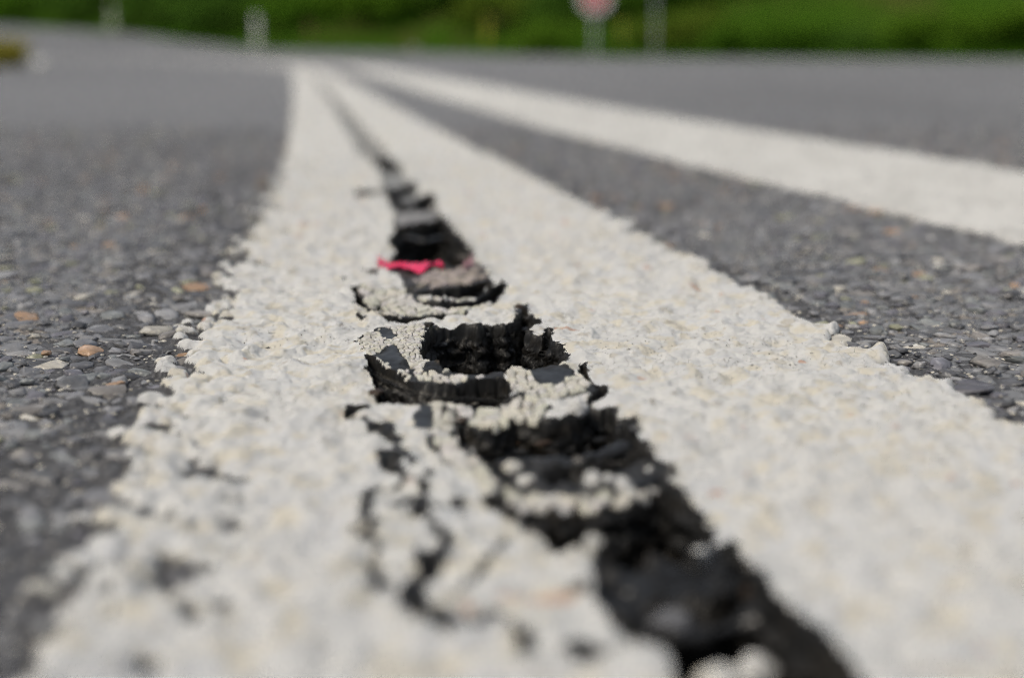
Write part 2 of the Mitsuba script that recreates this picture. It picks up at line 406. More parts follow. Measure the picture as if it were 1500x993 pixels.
# a torn ledge runs along the black face of the front rib
LEDGE = np.array([(18.5, 478), (22, 467.5), (27, 453), (32, 439.5), (38.5, 432), (46, 430), (54, 434.5), (63, 434)], float)
LEDGE_Z = ([18, 22.5, 32, 46, 62], [-.8, -1.3, -.9, -1.2, -3.4])
s = np.s_[np.searchsorted(vs, 415):np.searchsorted(vs, 490), np.searchsorted(us, 15):np.searchsorted(us, 70)]
ledge_d = shapely.distance(shapely.LineString(LEDGE), shapely.points(UU[s] + .5 * fu[s], VV[s] + .5 * fv[s]))
zl = np.interp(UU[s], *LEDGE_Z) + .4 * n25[s] + .15 * n06[s] - np.maximum(ledge_d - .8, 0) * 7
m = (ID[s] == 3) & (zl > Z[s])
Z[s][m] = zl[m]
COL[s][m] = (np.array([.05, .047, .043]) * (1 + .5 * np.clip(n06[s], -1.5, 3))[..., None])[m]

soft = ndimage.gaussian_filter(Z, .8)
clear = ndimage.distance_transform_edt(ID < 3) * STEP > 1.5
edge = clear & (e_left < 16)
Z[edge] = soft[edge]

# -- keep all columns, thin the rows away from the focus
rows, at = [], 0
while at < NV:
    rows.append(at)
    v = vs[at]
    at += 1 if 350 < v < 720 else 2 if v < 900 else 3 if v < 1150 else 4
rows = np.array(sorted(set(rows + [NV - 1])))
Zr, IDr, COLr = Z[rows], ID[rows], COL[rows]
gx, gy = xy(UU[rows] / 1000, VV[rows] / 1000)
VERT = np.stack([gx, gy, Zr / 1000], -1).reshape(-1, 3)
cell_id = IDr[:-1, :-1]
COLv = np.clip(COLr.reshape(-1, 3), .004, .9)


def patch(which):
    return compact(VERT, grid_faces(len(rows), NU, cell_id == which), COLv)


def height_at(u, v):
    """height of the raster in mm at (u, v) mm"""
    a, b = np.atleast_1d(np.asarray(v, float)), np.atleast_1d(np.asarray(u, float))
    z = ndimage.map_coordinates(Z, [(a - V0) / STEP, (b - U0) / STEP], order=1, mode='nearest')
    return z if np.ndim(u) else float(z[0])


# ---------------------------------------------------------------- road, far paint
ROAD_R = to_uv(np.array([14, 12, 8, 1.8, -1.1, -7.8, -16, -25, -40.0]), np.array([-6, 5, 17, 24.5, 43.6, 44.6, 60, 70, 84.0]))
ROAD_L = to_uv(np.array([-3.6, -3.52, -5.0, -8.5, -22, -40.0]), np.array([-6, 10.4, 14, 20, 40, 57.0]))
vr = np.concatenate([np.linspace(-2.5, .15, 8), np.linspace(.15, 1.45, 12)[1:], np.geomspace(1.45, 12, 60)[1:], np.linspace(12, 78, 160)[1:]])
hole_rows = (vr[:-1] >= .1499) & (vr[1:] <= 1.4501)
left_t, right_t = np.linspace(0, 1, 50) ** 1.8, np.linspace(0, 1, 50) ** 1.8
ul = np.interp(vr, ROAD_L[1], ROAD_L[0])
ur = np.interp(vr, ROAD_R[1], ROAD_R[0])
shift = np.where(vr > 2, bend(vr) - bend(2.0), 0)
a_in, b_in = U0 / 1000 + shift, us[-1] / 1000 + shift
a_in, b_in = np.minimum(a_in, ur - .4), np.minimum(b_in, ur - .2)
ul = np.minimum(ul, a_in - .3)
UR = np.concatenate([a_in[:, None] + (ul - a_in)[:, None] * left_t[::-1][None], b_in[:, None] + (ur - b_in)[:, None] * right_t[None]], 1)
X, Y = xy(UR, vr[:, None] + 0 * UR)
keep = np.ones((len(vr) - 1, UR.shape[1] - 1), bool)
keep[hole_rows, 49] = False
road_v = np.stack([X, Y, rise(X, Y) - .0011], -1).reshape(-1, 3)
road_f = grid_faces(len(vr), UR.shape[1], keep)
add('road', trimesh.Trimesh(road_v, road_f, process=False), 'asphalt', True, label='worn grey chip seal road curving away to the left', kind='structure')
v_, f_, c_ = patch(0)
c_ = np.array([.074, .074, .078]) * (1 + .9 * (np.random.default_rng(3).random((len(v_), 1)) - .4)) + .10 * (np.random.default_rng(4).random((len(v_), 1)) > .93)
add('road__bitumen_bed', trimesh.Trimesh(v_, f_, process=False), 'tar', True, color=c_)


def far_band(v_rows, ua, ub, ncol, top, seed, drop=-.0012, ragged=.0025, amp=.0010):
    """a strip of thick paint in rows across; its two edges run down to the road"""
    v_rows = np.asarray(v_rows)
    t = np.concatenate([[0], np.linspace(0, 1, ncol), [1]])
    rr = np.random.default_rng(seed)
    ja, jb = (ndimage.gaussian_filter1d(rr.standard_normal(len(v_rows)), 1.0) * ragged for _ in range(2))
    a, b = ua + ja, ub + jb
    U = a[:, None] + (b - a)[:, None] * t[None]
    V = v_rows[:, None] + 0 * U
    x, y = xy(U, V)
    n = nfbm(np.stack([x * 160, y * 160, 0 * x], -1), 3, seed)
    z = top + amp * 2 * (n - .5) * 2
    z[:, 0] = z[:, -1] = drop
    z[:, 1] -= .0012
    z[:, -2] -= .0012
    return np.stack([x, y, z + rise(x, y)], -1).reshape(-1, 3), grid_faces(len(v_rows), len(t))


far_v = np.concatenate([np.arange(1.4478, 3, .006), np.arange(3, 6, .015), np.geomspace(6, 27, 160)])
b_ = bend(far_v)
seam_half = np.interp(far_v, [1.4, 1.65, 2.4, 5, 40], [.018, .015, .013, .011, .011])
seam_mid = np.interp(far_v * 1000, SEAM_V, SEAM_U) / 1000
Lf = np.interp(far_v * 1000, LV, LU) / 1000 + b_
Rf = np.interp(far_v * 1000, RV, RU) / 1000 + b_
near_v = np.linspace(-1.0, .1505, 60)
parts_l = [patch(1)[:2], far_band(far_v, Lf, seam_mid - seam_half + b_, 26, .0026, 31), far_band(near_v, -.05 + 0 * near_v, .045 + 0 * near_v, 20, .0026, 33)]
parts_r = [patch(2)[:2], far_band(far_v, seam_mid + seam_half + b_, Rf, 36, .0026, 32), far_band(near_v, .09 + 0 * near_v, .197 + 0 * near_v, 20, .0026, 34)]
tag('road_line', 'wide white painted road line nearest the camera, split lengthwise by a torn black seam', 'road marking')
add('road_line__paint_band', trimesh.Trimesh(*join(parts_l), process=False), 'paint', True, label='narrower left band of paint with a lumpy crumbling edge')
add('road_line__paint_band_001', trimesh.Trimesh(*join(parts_r), process=False), 'paint', True, label='broader right band of paint')

S_v = np.concatenate([np.arange(.25, 3, .004), np.arange(3, 7, .012), np.geomspace(7, 27, 160)])
Sa = np.interp(S_v, [.2, .8, 1.27, 2, 3.5, 12, 40], [.412, .400, .372, .345, .332, .335, .335]) + bend(S_v)
Sb = np.interp(S_v, [.2, .8, 1.27, 2, 3.5, 12, 40], [.650, .645, .640, .612, .592, .590, .590]) + bend(S_v)
sv_, sf_ = far_band(S_v, Sa, Sb, 70, .0016, 41, ragged=.004, amp=.0010)
add('road_line_001', trimesh.Trimesh(sv_, sf_, process=False), 'line_paint', True, label='intact white painted road line running alongside to the right', category='road marking')

# ---------------------------------------------------------------- the seam
v_, f_, c_ = patch(3)
from meshkit import noise as n3


def split_long(v, f, longest):
    """splits every edge longer than this at its middle, in both of its triangles"""
    for _ in range(7):
        e = np.sort(np.stack([f[:, [0, 1]], f[:, [1, 2]], f[:, [2, 0]]], 1), 2)
        code, inv = np.unique(e[..., 0].astype(np.int64) * len(v) + e[..., 1], return_inverse=True)
        inv = inv.reshape(-1, 3)
        a, b = code // len(v), code % len(v)
        cut = np.linalg.norm(v[a] - v[b], axis=1) > longest
        if not cut.any():
            break
        mid = np.full(len(code), -1)
        mid[cut] = len(v) + np.arange(cut.sum())
        v = np.vstack([v, (v[a[cut]] + v[b[cut]]) / 2])
        m = mid[inv]
        n = (m >= 0).sum(1)
        out = [f[n == 0]]
        for k in range(3):                                   # turn each triangle so that its first edge (or its uncut one) leads
            one = (n == 1) & (m[:, k] >= 0)
            p, q, r, x = f[one, k], f[one, (k + 1) % 3], f[one, (k + 2) % 3], m[one, k]
            out += [np.stack([p, x, r], 1), np.stack([x, q, r], 1)]
            two = (n == 2) & (m[:, k] < 0)
            p, q, r, y, z = f[two, k], f[two, (k + 1) % 3], f[two, (k + 2) % 3], m[two, (k + 1) % 3], m[two, (k + 2) % 3]
            out += [np.stack([p, q, y], 1), np.stack([p, y, z], 1), np.stack([z, y, r], 1)]
        three = n == 3
        p, q, r = f[three].T
        x, y, z = m[three].T
        out += [np.stack([p, x, z], 1), np.stack([x, q, y], 1), np.stack([z, y, r], 1), np.stack([x, y, z], 1)]
        f = np.vstack(out)
    return v, f


def rough_walls(v, f):
    """finer triangles on the steep walls, pushed in and out by a noise in space so that they are torn and layered"""
    v, f = split_long(v, f, .0015)
    e = np.sort(np.vstack([f[:, [0, 1]], f[:, [1, 2]], f[:, [2, 0]]]), 1)
    e, n_ = np.unique(e, axis=0, return_counts=True)
    free = np.ones(len(v), bool)
    free[e[n_ == 1].ravel()] = False
    deg = np.bincount(e.ravel(), minlength=len(v))[:, None]
    for _ in range(7):
        acc = np.stack([np.bincount(e[:, 0], v[e[:, 1], k], len(v)) + np.bincount(e[:, 1], v[e[:, 0], k], len(v)) for k in range(3)], 1) / deg
        v[free] = .4 * v[free] + .6 * acc[free]
    deep = np.clip((-v[:, 2] - .0008) / .003, 0, 1)[:, None]
    q = v * [260, 260, 420]
    d = np.stack([nfbm(q, 3, 61), nfbm(q + 31, 3, 62), nfbm(q + 77, 3, 63)], 1) - .5
    q2 = v * [800, 800, 1000]
    d = d + .15 * (np.stack([nfbm(q2, 2, 71), nfbm(q2 + 31, 2, 72), nfbm(q2 + 77, 2, 73)], 1) - .5)
    lay = n3(v * [40, 40, 330], 66)[:, None] - .5
    out = v + deep * d * [.0055, .0055, .0036] + deep * lay * [.0024, .0024, 0]
    a = nfbm(v * [120, 120, 200], 3, 64)
    b = nfbm(v * [700, 700, 900], 2, 65)
    dirt = np.clip((a - .52) * 5, 0, 1)[:, None] * .8
    c = BLACK * (.55 + 1.0 * b[:, None]) * (1 - dirt) + np.array([.032, .027, .021]) * (.4 + 1.1 * b[:, None]) * dirt
    wu_, wv_ = to_uv(v[:, 0], v[:, 1])
    on_ledge = (np.abs(v[:, 2] * 1000 - np.interp(wu_ * 1000, *LEDGE_Z)) < 1.1) & (shapely.distance(shapely.LineString(LEDGE), shapely.points(wu_ * 1000, wv_ * 1000)) < 2.0)
    c = np.where(on_ledge[:, None], np.array([.062, .058, .052]) * (.3 + 1.5 * n3(v * 1900, 70)[:, None]), c)
    c += np.array([.07, .065, .058]) * np.clip((n3(v * 1500, 69) - .86) * 8, 0, 1)[:, None]
    return out, f, c


v_, f_, c_ = rough_walls(v_, f_)
tag('torn_seam', 'torn black bitumen seam with deep holes down the middle of the split white line', 'seam')
add('torn_seam__bed', trimesh.Trimesh(v_, f_, process=False), 'bitumen', True, color=c_)
gap_v, gap_f = far_band(np.concatenate([np.arange(1.4478, 3, .006), np.geomspace(3, 27, 200)]),
                        *(np.interp(np.concatenate([np.arange(1.4478, 3, .006), np.geomspace(3, 27, 200)]) * 1000, SEAM_V, SEAM_U) / 1000 + s_ * .02 +
                          bend(np.concatenate([np.arange(1.4478, 3, .006), np.geomspace(3, 27, 200)])) for s_ in (-1, 1)), 8, -.0002, 51, drop=-.0006)
gc = np.array([.25, .245, .23]) * (.75 + .5 * np.random.default_rng(9).random((len(gap_v), 1)))
add('torn_seam__worn_filler', trimesh.Trimesh(gap_v, gap_f, process=False), 'flake', True, color=gc, label='closed far end of the seam under thin worn paint')
RIB_LABEL = ['ragged grey lip in front of the deepest far hole', 'curled white painted rib below the pink scrap', 'arched rib with crackled white paint and a bare black face',
             'small painted rib with a bare dark top', 'white painted tongue edged with chipped flakes', 'dark rib edged with a crust of white crumbs', 'dusty black rib close to the camera',
             'grey tile of tape in the far seam', 'pale rib behind the deepest far hole', 'pale rib at the far end of the seam']


def rib_key(k):
    return 'torn_seam__rib' + (f'_{k:03d}' if k else '')


for k in range(len(RIBS)):
    v_, f_, c_ = patch(4 + k)
    add(rib_key(k), trimesh.Trimesh(v_, f_, process=False), 'bitumen', True, color=c_, label=RIB_LABEL[k])


def flakes(poly, cell, cover, thick, seed):
    """crackled paint: one small domed chip per cell, each with its own outline"""
    rr = np.random.default_rng(seed)
    region = shapely.Polygon(poly).buffer(0)
    x0, y0, x1, y1 = region.bounds
    gx_, gy_ = np.meshgrid(np.arange(x0 - 3 * cell, x1 + 3 * cell, cell), np.arange(y0 - 3 * cell, y1 + 3 * cell, cell * 1.25))
    p = np.stack([gx_, gy_], -1).reshape(-1, 2) + rr.uniform(-.48, .48, (gx_.size, 2)) * [cell, 1.25 * cell]
    vor = Voronoi(p)
    out, tint = [], []
    for i, reg in enumerate(vor.point_region):
        loop = vor.regions[reg]
        if -1 in loop or not loop or not region.contains(shapely.Point(p[i])):
            continue
        iu, iv = int((p[i, 0] - U0) / STEP), int((p[i, 1] - V0) / STEP)
        if not (0 <= iu < NU and 0 <= iv < NV) or ID[iv, iu] == 3 or .5 + .28 * n25[iv, iu] > cover + .5 * (cover > .9) + rr.uniform(-.12, .12):
            continue
        if any(shapely.Polygon(b).contains(shapely.Point(p[i])) for b in BARE):
            continue
        g = shapely.Polygon(vor.vertices[loop]).intersection(region)
        gap = cell * rr.uniform(.05, .11)
        g = g.buffer(-gap - .14 * cell).buffer(.14 * cell, quad_segs=2)
        if g.geom_type != 'Polygon' or g.is_empty or g.area < .12 * cell * cell:
            continue
        ring = np.array(g.segmentize(cell * .45).exterior.coords)[:-1]
        if len(ring) > 26:
            ring = ring[::2]
        if shapely.LinearRing(ring).is_ccw is False:
            ring = ring[::-1]
        c = ring.mean(0)
        t = thick * rr.uniform(.65, 1.3)
        tilt = rr.normal(0, .10, 2)
        h = lambda q: height_at(q[:, 0], q[:, 1])
        hr = np.maximum(h(ring), h(c[None])[0] - .8)
        ring2, ring3 = c + (ring - c) * .97, c + (ring - c) * .72
        lay = [np.c_[ring, hr - .4], np.c_[ring2, hr + .62 * t], np.c_[ring3, hr + t * rr.uniform(.85, 1.1, len(ring))], np.array([[*c, hr.mean() + t * rr.uniform(.8, 1.15)]])]
        for q in lay[1:]:
            q[:, 2] += (q[:, :2] - c) @ tilt
        n = len(ring)
        k = np.arange(n)
        f = []
        for a in (0, 1):
            q, w = a * n + k, a * n + (k + 1) % n
            f += [np.stack([q, w, w + n], 1), np.stack([q, w + n, q + n], 1)]
        f.append(np.stack([2 * n + k, 2 * n + (k + 1) % n, 0 * k + 3 * n], 1))
        vv = np.vstack(lay)
        x, y = xy(vv[:, 0] / 1000, vv[:, 1] / 1000)
        out.append((np.stack([x, y, vv[:, 2] / 1000], 1), np.vstack(f)))
        base = WHITE * rr.uniform(.88, 1.08) * (1, rr.uniform(.96, 1.0), rr.uniform(.86, 1.02))
        tint.append(np.repeat(base[None], len(vv), 0))
    return out, tint


by_rib = {}
for i, (k, cell, cover, thick, poly) in enumerate(FLAKES):
    o_, t_ = flakes(poly, cell, cover, thick, 300 + i)
    if k == 0:
        t_ = [q * np.array((.66, .60, .61)) for q in t_]
    by_rib.setdefault(k, ([], []))
    by_rib[k][0].extend(o_)
    by_rib[k][1].extend(t_)
for k, (o_, t_) in by_rib.items():
    if o_:
        v_, f_ = join(o_)
        c_ = np.vstack(t_) * (1 + .10 * (np.random.default_rng(k).random((len(v_), 1)) - .5))
        add(rib_key(k) + '__paint_flakes', trimesh.Trimesh(v_, f_, process=False), 'flake', False, color=c_, kind='stuff', label='crackled chips of white paint')

# rounded edges of torn tape crossing the seam
scene['tape'] = {'type': 'twosided', 'b': principled(rgb(.017, .0172, .018), .33, .45)}


def tape_edge(path, r, z, seed):
    ln = shapely.LineString(path)
    nt, nr = 70, 10
    t = np.linspace(-.02, 1.02, nt)
    k = np.array([[*ln.interpolate(min(max(q, 0), 1), normalized=True).coords[0]] for q in t])
    k = ndimage.gaussian_filter1d(k, 3.5, axis=0, mode='nearest')
    rr = np.random.default_rng(seed)
    zz = z + ndimage.gaussian_filter1d(rr.standard_normal(nt), 5) * 1.4
    rad = r * (1 + 1.0 * ndimage.gaussian_filter1d(rr.standard_normal(nt), 3))
    d = np.gradient(k, axis=0)
    d /= np.linalg.norm(d, axis=1, keepdims=True)
    V_ = []
    for j in range(nr):
        a = 2 * math.pi * j / nr
        off = rad * math.cos(a) * 1.15
        V_.append(np.c_[k[:, 0] - d[:, 1] * off, k[:, 1] + d[:, 0] * off, zz + rad * math.sin(a) * .85])
    V_ = np.stack(V_, 1).reshape(-1, 3)
    V_[:, 2] += .5 * (nfbm(V_ * .9, 3, seed) - .5)
    f = []
    for i in range(nt - 1):
        for j in range(nr):
            q, w = i * nr + j, i * nr + (j + 1) % nr
            f += [(q, w, w + nr), (q, w + nr, q + nr)]
    x, y = xy(V_[:, 0] / 1000, V_[:, 1] / 1000)
    return np.stack([x, y, V_[:, 2] / 1000], 1), np.array(f)


for i, (r, z, s_) in enumerate(BARS):
    v_, f_ = tape_edge(pts(s_), r, z, 800 + i)
    add('torn_seam__tape_edge' + (f'_{i:03d}' if i else ''), trimesh.Trimesh(v_, f_, process=False), 'tape', True)

# torn fibres of tape along the right wall of the open hole, and on the ledge
fr = np.random.default_rng(77)
fib = []


def strand(p0, p1, r, sag):
    m = (p0 + p1) / 2 + sag
    t = np.linspace(0, 1, 5)[:, None]
    c = (1 - t) ** 2 * p0 + 2 * t * (1 - t) * m + t ** 2 * p1
    d = np.gradient(c, axis=0)
    d /= np.linalg.norm(d, axis=1, keepdims=True)
    a = np.cross(d, [.3, .2, .93])
    a /= np.maximum(np.linalg.norm(a, axis=1, keepdims=True), 1e-9)
    b = np.cross(d, a)
    rad = r * np.array([1, 1, .85, .65, .3])[:, None]
    v = np.vstack([c + rad * (a * math.cos(q) + b * math.sin(q)) for q in (0, 2.094, 4.189)])
    f = []
    for i in range(3):
        for j in range(4):
            q, w = i * 5 + j, (i + 1) % 3 * 5 + j
            f += [(q, w, w + 1), (q, w + 1, q + 1)]
    fib.append((v, np.array(f)))


def to_xyz(u, v, z):
    x, y = xy(u / 1000, v / 1000)
    return np.array([x, y, z / 1000])


WALL = np.array([(76, 533), (83, 551), (88.4, 582), (89.8, 574), (88.9, 556), (90.4, 543), (87.5, 526), (83, 516), (86, 507), (91.4, 523), (91, 515), (87.4, 501), (89.8, 489), (90.5, 484), (86.8, 467), (80, 458)])
wall_line = shapely.LineString(WALL)
for i in range(260):
    p = wall_line.interpolate(fr.random(), normalized=True)
    u, v = p.x + fr.normal(0, .8), p.y + fr.normal(0, .8)
    z = fr.uniform(-7, 2.5)
    L = fr.uniform(2, 6)
    strand(to_xyz(u + 1.0, v, z), to_xyz(u - L * fr.uniform(.3, .9), v + fr.normal(0, 1.8), z + fr.normal(-.5, 2.0)), fr.uniform(.00008, .00022), fr.normal(0, .0006, 3))
ledge_line = shapely.LineString(LEDGE)
for i in range(170):
    t0_ = fr.random()
    p, q = ledge_line.interpolate(t0_, normalized=True), ledge_line.interpolate(min(1, t0_ + fr.uniform(.04, .14)), normalized=True)
    strand(to_xyz(p.x + fr.normal(0, .5), p.y + fr.normal(0, .5), np.interp(p.x, *LEDGE_Z) + fr.normal(.3, .4)), to_xyz(q.x + fr.normal(0, .7), q.y + fr.normal(0, .7), np.interp(q.x, *LEDGE_Z) + fr.normal(.4, .6)), fr.uniform(.00008, .0002), fr.normal(0, .0006, 3))
TORN = [(np.array([(90, 400), (88, 374), (86, 350), (88, 330)]), 70), (np.array([(88, 315), (88.5, 300), (85, 284)]), 25), (np.array([(88.8, 265), (88.7, 240), (91, 210)]), 20), (np.array([(88, 460), (90.5, 452), (92.5, 440), (89, 420)]), 60),
        (np.array([(87, 690), (87, 760), (87.3, 830)]), 60), (np.array([(42, 371), (47, 352), (53, 340)]), 50), (np.array([(40, 320), (43, 306), (52, 277)]), 50)]
for line, n in TORN:
    ln = shapely.LineString(line)
    for i in range(n):
        p = ln.interpolate(fr.random(), normalized=True)
        a = fr.uniform(0, 6.28)
        z = fr.uniform(-4, 2)
        strand(to_xyz(p.x + fr.normal(0, 1), p.y, z), to_xyz(p.x + fr.normal(0, 1) + 3.5 * math.cos(a), p.y + 3.5 * math.sin(a), z + fr.normal(.4, 1.2)), fr.uniform(.0001, .00028), fr.normal(0, .0008, 3))
v_, f_ = join(fib)
c_ = np.array([.024, .0235, .023]) * fr.uniform(.6, 2.2, (len(fib), 1)).repeat(15, 0)
add('torn_seam__fibre', trimesh.Trimesh(v_, f_, process=False), 'bitumen', True, color=c_, kind='stuff', label='frayed black fibres along the torn edges')


# ---------------------------------------------------------------- loose stones
def hull_stone(seed, flat=.5, n=18, top=None):
    rr = np.random.default_rng(seed)
    p = rr.normal(size=(n, 3))
    p /= np.linalg.norm(p, axis=1, keepdims=True)
    p *= rr.uniform(.78, 1.05, (n, 1)) * [1, rr.uniform(.6, .95), flat]
    if top is not None:
        p[:, 2] = np.minimum(p[:, 2], top * flat + rr.uniform(-.06, .06, n) + p[:, :2] @ rr.normal(0, .05, 2))
    h = ConvexHull(p)
    m = trimesh.Trimesh(p, h.simplices, process=True)
    m.fix_normals()
    return np.array(m.vertices), np.array(m.faces)


def worn(v, f, seed):
    """the same stone with worn edges and an uneven face"""
    m = trimesh.Trimesh(v, f, process=True).subdivide()
    trimesh.smoothing.filter_laplacian(m, lamb=.25, iterations=1)
    q = np.array(m.vertices)
    q = q * (1.06 + .40 * (nfbm(q * 3.2 + seed * 5, 2, 90)[:, None] - .5) + .26 * (nfbm(q * 8 + seed, 2, 91)[:, None] - .5))
    return q, np.array(m.faces)



STONES = [hull_stone(900 + i, np.random.default_rng(i).uniform(.40, .62), 15, .6) for i in range(28)]
WORN = [worn(*s_, i) for i, s_ in enumerate(STONES)]
sr = np.random.default_rng(11)
SP = .0069


def scatter_region():
    x, y = np.meshgrid(np.arange(-1.0, 1.0, SP), np.arange(.16, 2.2, SP))
    x, y = (x + sr.uniform(-.5, .5, x.shape) * SP).ravel(), (y + sr.uniform(-.5, .5, y.shape) * SP).ravel()
    k = (np.abs(x) < .39 * y + .10) & (sr.random(x.size) > np.clip((y - 1.35) / .85, 0, 1))
    x, y = x[k], y[k]
    u, v = to_uv(x, y)
    iu, iv = np.round((u * 1000 - U0) / STEP).astype(int), np.round((v * 1000 - V0) / STEP).astype(int)
    inr = (iu >= 0) & (iu < NU) & (iv >= 0) & (iv < NV)
    bad = np.zeros(len(x), bool)
    near = ndimage.distance_transform_edt(ID == 0) * STEP
    bad[inr] = near[iv[inr], iu[inr]] < 1.2
    far_line = (v > 1.44) & (u > -.018) & (u < .192)
    sec = (u > np.interp(v, [.2, .8, 1.27, 2], [.412, .400, .372, .345]) - .001) & (u < np.interp(v, [.2, .8, 1.27, 2], [.650, .645, .640, .612]) + .001)
    k = ~(bad | far_line | sec)
    return x[k], y[k]


sx, sy = scatter_region()
sn = len(sx)
sradius = np.clip(sr.lognormal(math.log(.0040), .44, sn), .0016, .0084)
# bigger stones push small neighbours out
tree = cKDTree(np.c_[sx, sy])
order = np.argsort(-sradius)
alive = np.ones(sn, bool)
for i in order:
    if alive[i]:
        for j in tree.query_ball_point((sx[i], sy[i]), sradius[i] * .80):
            if j != i and sradius[j] <= sradius[i]:
                alive[j] = False
sx, sy, sradius = sx[alive], sy[alive], sradius[alive]
sn = len(sx)
salt = sr.integers(0, len(STONES), sn)
syaw, stilt = sr.uniform(0, 6.283, sn), sr.normal(0, .09, (sn, 2))
scol = ROCK[sr.choice(len(ROCK), sn, p=ROCK_P / ROCK_P.sum())] * sr.uniform(.75, 1.25, (sn, 1))
# the real flat tops sit close to one level
view_px = sradius / np.hypot(sx, sy) * (np.abs(sx) < .36 * sy)
shown = set(np.argsort(-view_px)[:300].tolist())


def stone_mesh(i):
    v, f = (WORN if sy[i] < .95 else STONES)[salt[i]]
    c, s = math.cos(syaw[i]), math.sin(syaw[i])
    r = sradius[i]
    q = np.stack([v[:, 0] * c - v[:, 1] * s, v[:, 0] * s + v[:, 1] * c, v[:, 2]], 1) * [r, r, min(r, .0055)]
    q[:, 2] += q[:, :2] @ stilt[i]
    q[:, 2] += -q[:, 2].max() - .0001 + .00080 * hs[i] + .08 * r
    return q + [sx[i], sy[i], 0], f


hs = sr.normal(0, 1, sn).clip(-1.6, 1.5)
many, cols, count = [], [], 0
for i in range(sn):
    v, f = stone_mesh(i)
    col = np.clip(scol[i] * (1 + .5 * (sr.random((len(v), 1)) - .5)) + .13 * (sr.random((len(v), 1)) > .93), .02, .8)
    if i in shown:
        key = 'road__stone' + (f'_{count:03d}' if count else '')
        count += 1
        add(key, trimesh.Trimesh(v, f, process=False), 'rock', True, color=col)
    else:
        many.append((v, f))
        cols.append(col)
v_, f_ = join(many)
print('stones', sn, 'triangles', len(f_))
add('road__stones', trimesh.Trimesh(v_, f_, process=False), 'rock', True, color=np.vstack(cols), kind='stuff', label='small road chips bedded in bitumen')
# grit between the chips and in the holes
grit, gcol = [], []
for i in range(20000):
    y_ = sr.uniform(.2, .95)
    x_ = sr.uniform(-.42, .42) * y_ * 1.05
    u_, v_w = to_uv(x_, y_)
    iu, iv = int((u_ * 1000 - U0) / STEP), int((v_w * 1000 - V0) / STEP)
    inr = 0 <= iu < NU and 0 <= iv < NV
    if inr and ID[iv, iu] != 0:
        continue
    v, f = STONES[sr.integers(0, 28)]
    r = sr.uniform(.0004, .0012)
    grit.append((v * r + [x_, y_, (-.0010 if sr.random() < .6 else -.0003)], f))
    gcol.append(np.repeat(ROCK[[7, 4, 7, 2, 8, 1]][sr.integers(0, 6)][None] * sr.uniform(.7, 1.4), len(v), 0))
v_, f_ = join(grit)
add('road__grit', trimesh.Trimesh(v_, f_, process=False), 'rock', False, color=np.vstack(gcol), kind='stuff', label='pale grit between the road chips')
grit, gcol = [], []
for depth, wall, ragged, poly in HOLES:
    if depth < 12:
        continue
    pg = shapely.Polygon(poly).buffer(0)
    x0, y0, x1, y1 = pg.bounds
    for i in range(int(pg.area / 26)):
        u_, v_w = sr.uniform(x0, x1), sr.uniform(y0, y1)
        if not pg.contains(shapely.Point(u_, v_w)):
            continue
        v, f = STONES[sr.integers(0, 28)]
        r = sr.uniform(.0006, .0030)
        x_, y_ = xy(u_ / 1000, v_w / 1000)
        grit.append((v * [r, r, r * 1.4] + [x_, y_, float(height_at(u_, v_w)) / 1000 + r * .25], f))
        gcol.append(np.repeat(np.array([(.05, .045, .04), (.075, .05, .035), (.04, .042, .047), (.10, .09, .075)])[sr.integers(0, 4)][None] * sr.uniform(.6, 1.2), len(v), 0))
v_, f_ = join(grit)
add('torn_seam__debris', trimesh.Trimesh(v_, f_, process=False), 'rock', False, color=np.vstack(gcol), kind='stuff', label='dirt and stone crumbs lying in the holes')

# ---------------------------------------------------------------- loose paint crumbs
CRUMB_LABEL = [
    'single white paint crumb on the dark rib right of the crumb cluster', 'largest white paint crumb of the cluster on the left of the dark rib', 'white paint crumb leftmost in the cluster on the dark rib',
    'small greyish paint crumb rearmost in the cluster on the dark rib', 'first of three small paint crumbs in a row behind the dark rib, leftmost', 'small pale paint crumb in the middle of the row of three behind the dark rib',
    'small flat paint crumb rightmost in the row of three behind the dark rib', 'tall white paint crumb standing on the front edge of the dark rib', 'big upright white paint crumb at the right of the front edge of the dark rib',
    'small paint crumb wedged left of the big upright crumb on the dark rib', 'lone blurred white paint crumb on the black right wall near the camera', 'round bright white paint crumb in the nearest black hole, bottom of the photo',
    'large pale paint crumb at the left lip of the nearest black hole', 'greyish paint crumb in the nearest hole between the large pale and round bright ones',
    'small white paint crumb at the left rim of the deep hole behind the dusty rib', 'lumpy white paint crumb under the small rib with the bare dark top', 'tiny greyish paint crumb on the right end of the dark rib']
for i, (u_, v_w, w_, h_) in enumerate(CRUMBS):
    rr = np.random.default_rng(500 + i)
    m = trimesh.creation.icosphere(subdivisions=3)
    d = np.array(m.vertices)
    n = nfbm(d * 1.3 + i * 7, 3, 5)[:, None]
    n2 = nfbm(d * 6 + i * 3, 3, 8)[:, None]
    d = d * (.62 + .75 * n + .16 * n2)
    w_, h_ = w_ / 10000, h_ / 10000
    d *= [w_, (w_ + h_) / 2, h_]
    x_, y_ = xy(u_ / 10000, v_w / 10000)
    z_ = float(height_at(u_ / 10, v_w / 10)) / 1000
    d += [x_, y_, max(z_, -.012) + h_ * .62]
    key = 'paint_crumb' + (f'_{i:03d}' if i else '')
    add(key, trimesh.Trimesh(d, m.faces, process=False), 'paint', True, label=CRUMB_LABEL[i], category='paint crumb', group='loose paint crumbs in the seam')

# ---------------------------------------------------------------- scrap of pink plastic on the lip of the far hole, stone in the nearest hole
scene['pink_plastic'] = {'type': 'twosided', 'b': principled(rgb(.85, .050, .150), .35, .5)}


